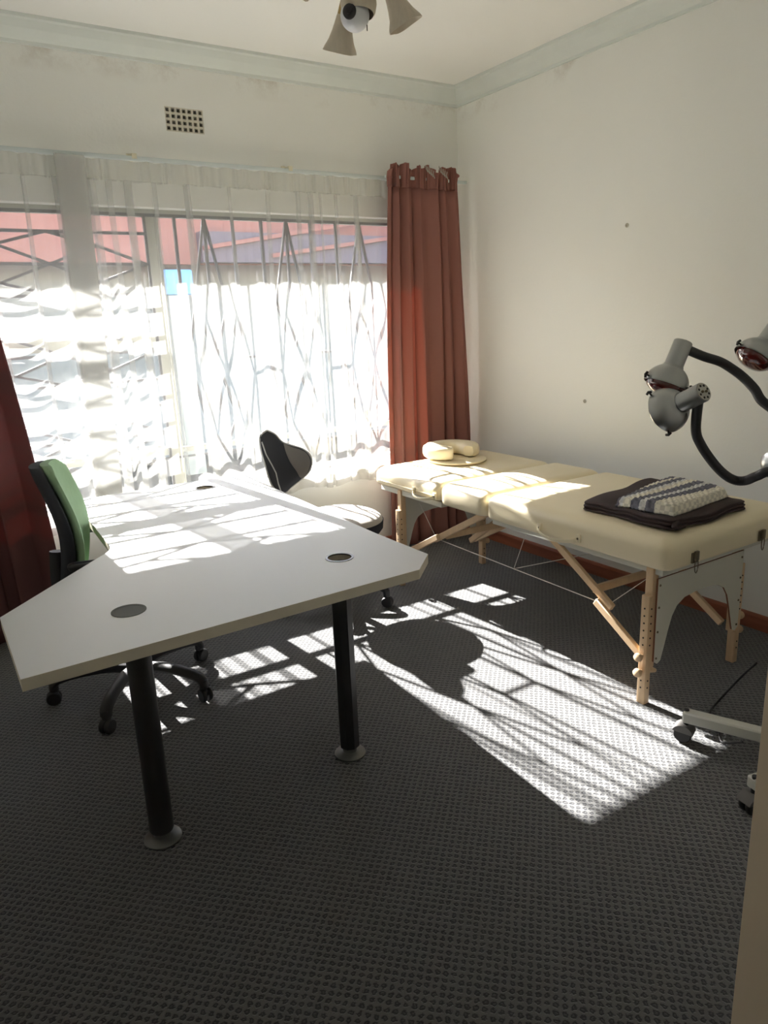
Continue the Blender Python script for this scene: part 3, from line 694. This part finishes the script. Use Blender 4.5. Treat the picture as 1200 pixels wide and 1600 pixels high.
# end frames
def end_frame(y, xa, xb, sgn, zt):
    # sgn: -1 the panel faces the camera (near end), +1 far end
    yl = y
    for x, s in ((xa, -1), (xb, 1)):
        bm = BM(); box(bm, x-.017, x+.017, yl-.017, yl+.017, .15, .565, .003); obj('leg', bm, M['beech'], mt)
        xo = x+s*.018
        bm = BM(); box(bm, xo-.016, xo+.016, yl-.018, yl+.018, 0, .452, .004)
        e_ = obj('leg_extension', bm, M['beech'], mt)
        for k in range(12):
            z = .07+.03*k
            if z < .43 and abs(z-.205) > .02 and abs(z-.14) > .02:
                bm = BM(); lathe(bm, [(.0035, 0), (.0035, .002)], 8, (xo+s*.0155, yl, z), (s, 0, 0)); d_ = obj('hole_disc', bm, M['dark'], e_, smooth=False); BASE[d_.name] = BASE[mt.name]
                bm = BM(); lathe(bm, [(.0035, 0), (.0035, .002)], 8, (xo, yl-.0175, z), (0, -1, 0)); d_ = obj('hole_disc', bm, M['dark'], e_, smooth=False); BASE[d_.name] = BASE[mt.name]
        for z in (.205, .140):
            bm = BM(); lathe(bm, [(.006, 0), (.006, .008), (.013, .012), (.018, .022), (.016, .032), (.008, .036)], 16, (xo+s*.016, yl, z), (s, 0, 0)); obj('knob', bm, M['beech'], mt)
    # arched panel
    a, b = xa+.019 if sgn < 0 else xa+.019, xb-.019
    zt_, zb = zt, .168
    L = [(a-.018, zt_), (a-.018, zb+.01), (a+.002, zb-.004), (a+.022, zb+.006)]
    L += [(a+.040, .23), (a+.058, .29), (a+.078, .345), (a+.105, .382), (a+.150, .405), (a+.21, .412)]
    Rr = [(a+b-u, v) for u, v in L][::-1]
    out_ = L+[((a+b)/2, .414)]+Rr
    yp = y-.023 if sgn < 0 else y+.023
    bm = BM(); prism(bm, out_, [], yp-.004, yp+.004, lambda u, v, d: (u, d, v), mi_side=1); pn = obj('end_panel', bm, [M['panel'], M['panel_edge']], mt, smooth=False)
    for x in (a-.006, b+.006):
        for z in (.49, .40, .30, .19):
            bm = BM(); lathe(bm, [(.005, 0), (.004, .003), (.0005, .004)], 8, (x, yp-.004 if sgn < 0 else yp+.004, z), (0, sgn, 0)); s_ = obj('screw', bm, M['brass'], pn); BASE[s_.name] = BASE[mt.name]
end_frame(1.650, 2.232, 2.785, -1, .517)
end_frame(3.330, 2.232, 2.805, 1, .530)
# diagonal braces, cross rails
def brace(p, q, w_=.020, h_=.032):
    bm = BM(); bar(bm, p, q, w_, h_, .003); return obj('brace', bm, M['beech'], mt)
for x, dz, dx in ((2.222, 0, 0), (2.755, -.015, 0)):
    brace((x+.012, 2.19, .565+dz), (x+.012, 1.83, .335+dz)); brace((x-.008, 1.90, .350+dz), (x-.008, 1.672, .200+dz))
    brace((x+.012, 2.60, .575), (x+.012, 3.02, .345+dz)); brace((x-.008, 2.97, .375+dz), (x-.008, 3.31, .190+dz))
for y, z in ((1.93, .385), (2.93, .385)):
    bm = BM(); bar(bm, (2.235, y, z), (2.76, y, z-.01), .018, .034, .003); obj('cross_rail', bm, M['beech'], mt)
brace((2.60, 2.88, .44), (2.64, 3.22, .21))
bm = BM(); tube(bm, [(2.215, 1.66, .145), (2.27, 1.64, .125)], [.022, .008], 6); obj('wedge', bm, M['beech'], mt)
def cable(pts, r=.0016):
    bm = BM(); tube(bm, pts, r, 6); obj('cable', bm, M['cable_w'], mt)
cable([(2.235, 3.0, .352), (2.235, 2.45, .345), (2.235, 1.86, .338)], .0022); cable([(2.765, 3.0, .342), (2.765, 1.86, .33)], .0022)
cable([(2.235, 2.41, .345), (2.235, 2.32, .565)]); cable([(2.235, 2.41, .345), (2.76, 1.95, .50)])
cable([(2.235, 1.86, .335), (2.30, 1.66, .535)]); cable([(2.235, 3.01, .352), (2.24, 3.17, .52)]); cable([(2.765, 2.6, .34), (2.765, 2.75, .56)])
# face cradle
fp = thing('face_cradle_plate', 'thin round cream plate under the horseshoe cushion on the massage table', 'headrest plate', (2.615, 3.30, .688))
bm = BM(); lathe(bm, [(.160, 0), (.165, .003), (.165, .010), (.160, .013)], 40, (2.615, 3.30, .688)); obj('disc', bm, M['cream'], fp)
fc = thing('face_cushion', 'cream horseshoe face cushion lying on the head end of the massage table', 'cushion', (2.615, 3.36, .701))
pts = []; rad = []
for k in range(25):
    t = math.radians(-52+24)+math.radians(304)*k/24
    a = t+math.radians(-60+22)
    pts.append((2.615+.112*math.cos(a), 3.36+.112*math.sin(a), .741)); e = min(k, 24-k)
    rad.append(.056*(1 if e > 2 else (.55, .82, .95)[e]))
P = catmull(pts, 2); rr = [rad[min(24, i//2)] for i in range(len(P))]
bm = BM()
# cross-section: flattened rounded square
def soft_tube(bm, pts, rad, h, seg=20):
    n = len(pts); rings = []
    for i, p in enumerate(pts):
        d = (pts[min(i+1, n-1)]-pts[max(i-1, 0)]).normalized(); a = Vector((d.y, -d.x, 0)); ring = []
        for k in range(seg):
            t = 2*math.pi*k/seg; c, s = math.cos(t), math.sin(t); f = (abs(c)**3.2+abs(s)**3.2)**(-1/3.2)
            ring.append(bm.verts.new(p+a*c*f*rad[i]+Vector((0, 0, 1))*s*f*h*(rad[i]/.05)**.5))
        rings.append(ring)
    for i in range(n-1):
        for k in range(seg): bm.faces.new((rings[i][k], rings[i][(k+1) % seg], rings[i+1][(k+1) % seg], rings[i+1][k]))
    bm.faces.new(rings[0][::-1]); bm.faces.new(rings[-1])
soft_tube(bm, P, rr, .038); obj('cushion_body', bm, M['cream'], fc, ang=80)

# folded blankets at the near end
def quad_warp(q, x0, x1, y0, y1, extra=None):
    def f(p):
        s = (p.x-x0)/(x1-x0); t = (p.y-y0)/(y1-y0)
        a = Vector(q[0]).lerp(Vector(q[1]), s); b = Vector(q[3]).lerp(Vector(q[2]), s); r = a.lerp(b, t)
        v = Vector((r.x, r.y, p.z)); return extra(v, s, t) if extra else v
    return f
zt = .688
def ripple(v, s, t):
    v.z += .0035*math.sin(s*11+t*5)+.003*math.sin(t*17-s*4)*(v.z > zt+.004); v.x += .006*math.sin(t*9+2); v.y += .008*math.sin(s*8+1); return v
bp = thing('folded_blanket', 'dark brown fleece blanket folded flat on the near end of the massage table', 'blanket', (2.57, 1.87, zt))
layers = [(.010, zt), (.001, zt+.003), (0, zt+.006), (.004, zt+.011), (.010, zt+.013), (.003, zt+.016), (.001, zt+.021), (.006, zt+.026), (.011, zt+.0275), (.004, zt+.031), (.005, zt+.036), (.014, zt+.041), (.03, zt+.042)]
bm = BM(); pillow(bm, 0, .56, 0, .50, layers, .03, 4, inner=5, dome=.001, warp=quad_warp([(2.29, 1.625), (2.80, 1.63), (2.88, 2.16), (2.31, 2.07)], 0, .56, 0, .50, ripple))
obj('fleece', bm, M['brown'], bp)
bm = BM(); P = catmull([(2.345, 1.640, zt+.030), (2.305, 1.622, zt+.022), (2.315, 1.618, zt+.012), (2.375, 1.628, zt+.008)], 4); tube(bm, P, .010, 8, flat=.7); obj('corner_fold', bm, M['brown'], bp)
ct = thing('crochet_blanket', 'cream and grey striped crochet blanket folded on top of the brown blanket', 'blanket', (2.55, 1.81, zt+.042))
zq = zt+.043
q = [(2.345, 1.655), (2.76, 1.70), (2.775, 1.99), (2.315, 1.905)]
nu, nv = 96, 64; bm = BM(); V = {}
def ctop(s, t):
    a = Vector(q[0]).lerp(Vector(q[1]), s); b = Vector(q[3]).lerp(Vector(q[2]), s); r = a.lerp(b, t)
    e = min(s, 1-s)*.42; f = min(t, 1-t)*.30; g = min(1, e/.02)*.5+.5; h = min(1, f/.02)*.5+.5
    k = math.sqrt(max(0, 1-(1-min(1, e/.016))**2))*math.sqrt(max(0, 1-(1-min(1, f/.016))**2))
    z = zq+.012+.036*k*(.75+.25*min(1, t*3+.2))+.0036*math.sin(s*math.pi*26)*math.sin(t*math.pi*19)+.003*math.sin(s*6+t*4)-.012*(1-s)*(1-k*.2)*t
    return Vector((r.x, r.y, z))
for j in range(nv+1):
    for i in range(nu+1): V[i, j] = bm.verts.new(ctop(i/nu, j/nv))
for j in range(nv):
    for i in range(nu): bm.faces.new((V[i, j], V[i+1, j], V[i+1, j+1], V[i, j+1]))
edge = [V[i, 0] for i in range(nu+1)]+[V[nu, j] for j in range(1, nv+1)]+[V[i, nv] for i in range(nu-1, -1, -1)]+[V[0, j] for j in range(nv-1, 0, -1)]
prev = edge
for dz, k in ((.004, 1.006), (.009, .998), (.012, .98)):
    c = Vector((2.55, 1.81, 0)); ring = [bm.verts.new(Vector((c.x+(v.co.x-c.x)*k, c.y+(v.co.y-c.y)*k, zq+.012-dz+.0015*math.sin(n_*1.5)))) for n_, v in enumerate(edge)]
    for a in range(len(edge)): bm.faces.new((prev[a], prev[(a+1) % len(edge)], ring[(a+1) % len(edge)], ring[a]))
    prev = ring
bm.faces.new(prev[::-1]); obj('knit', bm, M['crochet'], ct, ang=180)

# ------------------------------------------------------------------ infrared lamp stand
ir = thing('infrared_lamp_stand', 'silver multi-head infrared lamp stand with black goosenecks beside the massage table', 'lamp', (2.29, .96, 0))
HX, HY = 2.29, .96
bm = BM(); tube(bm, [(HX, HY, .08), (HX, HY, 1.25)], .019, 16); obj('pole', bm, M['white_metal'], ir)
bm = BM(); lathe(bm, [(.05, .075), (.055, .08), (.055, .13), (.03, .16)], 20, (HX, HY, 0)); obj('hub', bm, M['white_metal'], ir)
for ex, ey in ((2.109, 1.398), (1.93, 1.035), (2.47, .52), (2.74, 1.05)):
    d = Vector((ex-HX, ey-HY, 0)).normalized()
    bm = BM(); bar(bm, (HX, HY, .100), (ex, ey, .100), .045, .042, .006); a_ = obj('base_bar', bm, M['white_metal'], ir)
    cx, cy2 = ex-d.x*.01, ey-d.y*.01
    bm = BM(); tube(bm, [(cx, cy2, .055), (cx, cy2, .125)], .009, 10); c_ = obj('castor_stem', bm, M['plastic'], a_); BASE[c_.name] = BASE[ir.name]
    side = Vector((-d.y, d.x, 0)); p = Vector((cx, cy2, .032))+d*.006
    bm = BM()
    for s in (-1, 1): lathe(bm, [(.006, -.009), (.028, -.009), (.032, -.004), (.032, .004), (.028, .009), (.006, .009)], 18, p+side*s*.013, side)
    obj('castor', bm, M['rubber'], ir)
    bm = BM(); n = 10
    r0 = [[bm.verts.new(p+side*(s*.026)+d*math.cos(t)*.037+Vector((0, 0, 1))*math.sin(t)*.037) for t in [math.radians(20+150*k/n) for k in range(n+1)]] for s in (-1, 1)]
    for k in range(n): bm.faces.new((r0[0][k], r0[0][k+1], r0[1][k+1], r0[1][k]))
    for s in (0, 1): bm.faces.new(r0[s])
    obj('castor_hood', bm, M['castor_hood'], ir)
RV, UV, BV = Vector((.8383, -.5438, -.0396)), Vector((.1713, .1938, .9660)), Vector((-.5176, -.8166, .2556))
def head(P, ax, neck_pts, R_=.069, knobs=(0, 2.1, 4.2)):
    P = Vector(P); a = ax.normalized(); e1, e2 = frame_of(a)
    prof = [(R_, 0)]+[(R_*math.cos(t), R_*.98*math.sin(t)) for t in [math.radians(8+9*k) for k in range(7)]]+[(.031, .0655)]
    inner = [(r-.002, h-.001) for r, h in prof][::-1]
    bm = BM(); lathe(bm, inner[:0]+prof+[(.029, .0645)]+[(max(r-.002, .02), h-.002) for r, h in prof[:-1]][::-1], 36, P, a, cap0=False, cap1=False)
    n = 36; s_ = obj('lamp_shade', bm, M['silver'], ir, ang=50)
    bm = BM(); lathe(bm, [(.029, .060), (.029, .142), (.0275, .144), (.0275, .1425), (.0005, .1425)], 28, P, a); obj('socket_tube', bm, M['silver'], ir)
    bm = BM(); lathe(bm, [(.0265, .1425), (.0265, .145)], 28, P, a); cp = obj('end_cap', bm, M['cap'], ir)
    for k in range(8):
        t = 2*math.pi*(k+.5)/8; o = P+a*.145+(e1*math.cos(t)+e2*math.sin(t))*.019
        bm = BM(); lathe(bm, [(.0036, 0), (.0036, .0008)], 10, o, a); h_ = obj('hole_disc', bm, M['dark'], cp, smooth=False); BASE[h_.name] = BASE[ir.name]
    for s in (-1, 1):
        bm = BM(); lathe(bm, [(.004, 0), (.004, .004), (.002, .005)], 10, P+a*.145+e1*s*.008, a); h_ = obj('screw', bm, M['brass'], cp); BASE[h_.name] = BASE[ir.name]
    bm = BM(); lathe(bm, [(.02, .05), (.058, .012), (.061, -.002), (.055, -.014), (.040, -.024), (.020, -.030), (.0005, -.032)], 32, P, a, cap0=True); obj('infrared_bulb', bm, M['red_glass'], ir, label='dark red glass bulb')
    for t in knobs:
        dv = e1*math.cos(t)+e2*math.sin(t); o = P+dv*(R_-.003)+a*.006
        bm = BM(); tube(bm, [o, o+dv*.011], .0028, 8); tube(bm, [o+dv*.012+a*.009, o+dv*.016, o+dv*.012-a*.009], .0042, 8); obj('thumbscrew', bm, M['plastic'], ir)
    pts = catmull(neck_pts, 12); n = len(pts); rad = []
    # resample densely for the ribbed hose
    L = [0]
    for k in range(1, n): L.append(L[-1]+(pts[k]-pts[k-1]).length)
    m_ = int(L[-1]/.0026); P2 = []; j = 0
    for k in range(m_+1):
        t = L[-1]*k/m_
        while j < n-2 and L[j+1] < t: j += 1
        P2.append(pts[j].lerp(pts[j+1], (t-L[j])/max(1e-6, L[j+1]-L[j]))); rad.append(.0152 if k % 2 else .0140)
    bm = BM(); tube(bm, P2, rad, 10); obj('gooseneck', bm, M['goose'], ir, ang=60)
axA = RV*.35+UV*.93+BV*.10
PA = Vector((1.999, 1.47, 1.263))
tA = PA+axA.normalized()*.118
head(PA, axA, [tA+RV*.022, (2.128, 1.43, 1.345), (2.184, 1.41, 1.326), (2.21, 1.38, 1.301), (2.224, 1.35, 1.275), (2.222, 1.31, 1.242), (2.215, 1.27, 1.202), (2.22, 1.18, 1.165), (HX, HY+.01, 1.13)], knobs=(.4, 2.5, 4.6))
axB = RV*.42+UV*.26+BV*.86
PB = Vector((1.911, 1.40, 1.197))
tB = PB+axB.normalized()*.130
head(PB, axB, [tB-UV*.012+RV*.004-BV*.02, (1.972, 1.335, 1.140), (2.009, 1.34, 1.090), (2.057, 1.33, 1.033), (2.092, 1.31, .991), (2.124, 1.29, .968), (2.134, 1.26, .970), (2.125, 1.22, .992), (2.135, 1.16, 1.02), (HX, HY+.01, 1.06)], knobs=(1.2, 3.3, 5.4))
PC = Vector((2.356, 1.40, 1.326)); axC = RV*.55+UV*.80+BV*.05
head(PC, axC, [PC+axC.normalized()*.11+RV*.022, PC+RV*.16+UV*.05, PC+RV*.20-UV*.05-Vector((0, .1, 0)), (HX+.03, HY+.05, 1.25), (HX, HY, 1.22)], knobs=(.4, 2.5, 4.6))
PD = Vector((2.325, 1.25, 1.005)); axD = RV*-.30+UV*-.86+BV*.35
head(PD, axD, [PD+axD.normalized()*.11+RV*.02, PD+RV*.10-UV*.12, (HX+.04, HY+.08, .93), (HX, HY, 1.0)], knobs=(.9, 3.0, 5.1))
bm = BM(); tube(bm, catmull([(HX+.1, HY+.35, .25), (2.50, 1.42, .12), (2.44, 1.47, .012), (2.34, 1.44, .006), (2.27, 1.36, .006), (2.20, 1.30, .006), (2.19, 1.22, .05)], 8), .004, 8); obj('power_cord', bm, M['black_cord'], ir)

# ------------------------------------------------------------------ ceiling light and bulb camera
CLX, CLY = 1.60, 2.30
cl = thing('ceiling_light', 'gold ceiling light with downturned bell glass shades above the room centre', 'ceiling light', (CLX, CLY, 2.56))
bm = BM(); lathe(bm, [(.06, ZC), (.062, ZC-.015), (.03, ZC-.04), (.012, ZC-.05), (.012, 2.66), (.04, 2.65), (.045, 2.62), (.03, 2.585), (.01, 2.575)], 24, (CLX, CLY, 0)); obj('stem', bm, M['gold'], cl)
def bell(base, ax, L_=.115, R_=.058):
    a = ax.normalized(); prof = [(.022, 0), (.026, .01), (.030, .03), (.036, .055), (.044, .08), (R_*.95, .103), (R_, L_)]
    inn = [(r-.0025, h) for r, h in prof][::-1]
    bm = BM(); lathe(bm, prof+inn, 32, base, a, cap0=False, cap1=False)
    # scalloped rim
    for v in bm.verts:
        d = v.co-Vector(base); h = d.dot(a)
        if h > .08:
            e1, e2 = frame_of(a); t = math.atan2(d.dot(e2), d.dot(e1)); v.co += (e1*math.cos(t)+e2*math.sin(t))*.006*math.cos(4*t)*(h-.08)/.035
    return obj('glass_shade', bm, M['shade_glass'], cl, ang=60)
for base, ax in (((1.566, 2.30, 2.555), Vector((.45, -.15, -.95))), ((1.47, 2.44, 2.515), Vector((.02, .42, -.9))), ((1.36, 2.34, 2.575), Vector((-.8, -.1, -.25))), ((1.62, 2.14, 2.60), Vector((.2, -.8, -.35)))):
    b = Vector(base); bell(b, ax)
    bm = BM(); tube(bm, catmull([(CLX, CLY, 2.63), tuple((Vector((CLX, CLY, 2.63))+b)/2+Vector((0, 0, .035))), tuple(b-ax.normalized()*.03)], 6), .006, 8); lathe(bm, [(.008, -.045), (.018, -.04), (.022, -.012), (.024, .004), (.012, .008)], 16, b, ax.normalized()); obj('arm', bm, M['gold'], cl)
K = Vector((1.452, 2.345, 2.474))
sc_ = thing('bulb_camera', 'white round security camera in the bulb socket of the ceiling light', 'security camera', K)
bm = BM(); prof = [(.048*math.sin(t), -.048*math.cos(t)) for t in [math.pi*k/20 for k in range(0, 21)]]; lathe(bm, prof, 32, K, (0, 0, 1)); obj('camera_ball', bm, M['cam_white'], sc_)
bm = BM(); up = Vector((.12, .10, 1)).normalized(); lathe(bm, [(.050, .004), (.056, .012), (.060, .035), (.058, .055), (.045, .075), (.02, .09), (.014, .12)], 32, K+RV*.012, up, cap0=False); obj('camera_housing', bm, M['shade_glass'], sc_)
fd = (-K+Vector((0, 0, 1.5))).normalized(); fd = (fd-RV*.28+UV*.30).normalized(); e1, e2 = frame_of(fd)
bm = BM()
o = K+fd*.0405-RV*.004; rx = (RV*.85+UV*.5).normalized()
ring = []
lathe(bm, [(.023, 0), (.0225, .006), (.018, .0085), (.012, .010), (.0005, .010)], 24, o, fd); obj('lens_plate', bm, M['plastic'], sc_)
bm = BM(); lathe(bm, [(.009, .009), (.009, .014), (.006, .0145), (.0005, .012)], 16, o, fd); obj('lens', bm, M['black_cord'], sc_)
bm = BM(); tube(bm, [K+RV*.040-UV*.030, K+RV*.041-UV*.050], .0016, 6); obj('antenna', bm, M['plastic'], sc_)
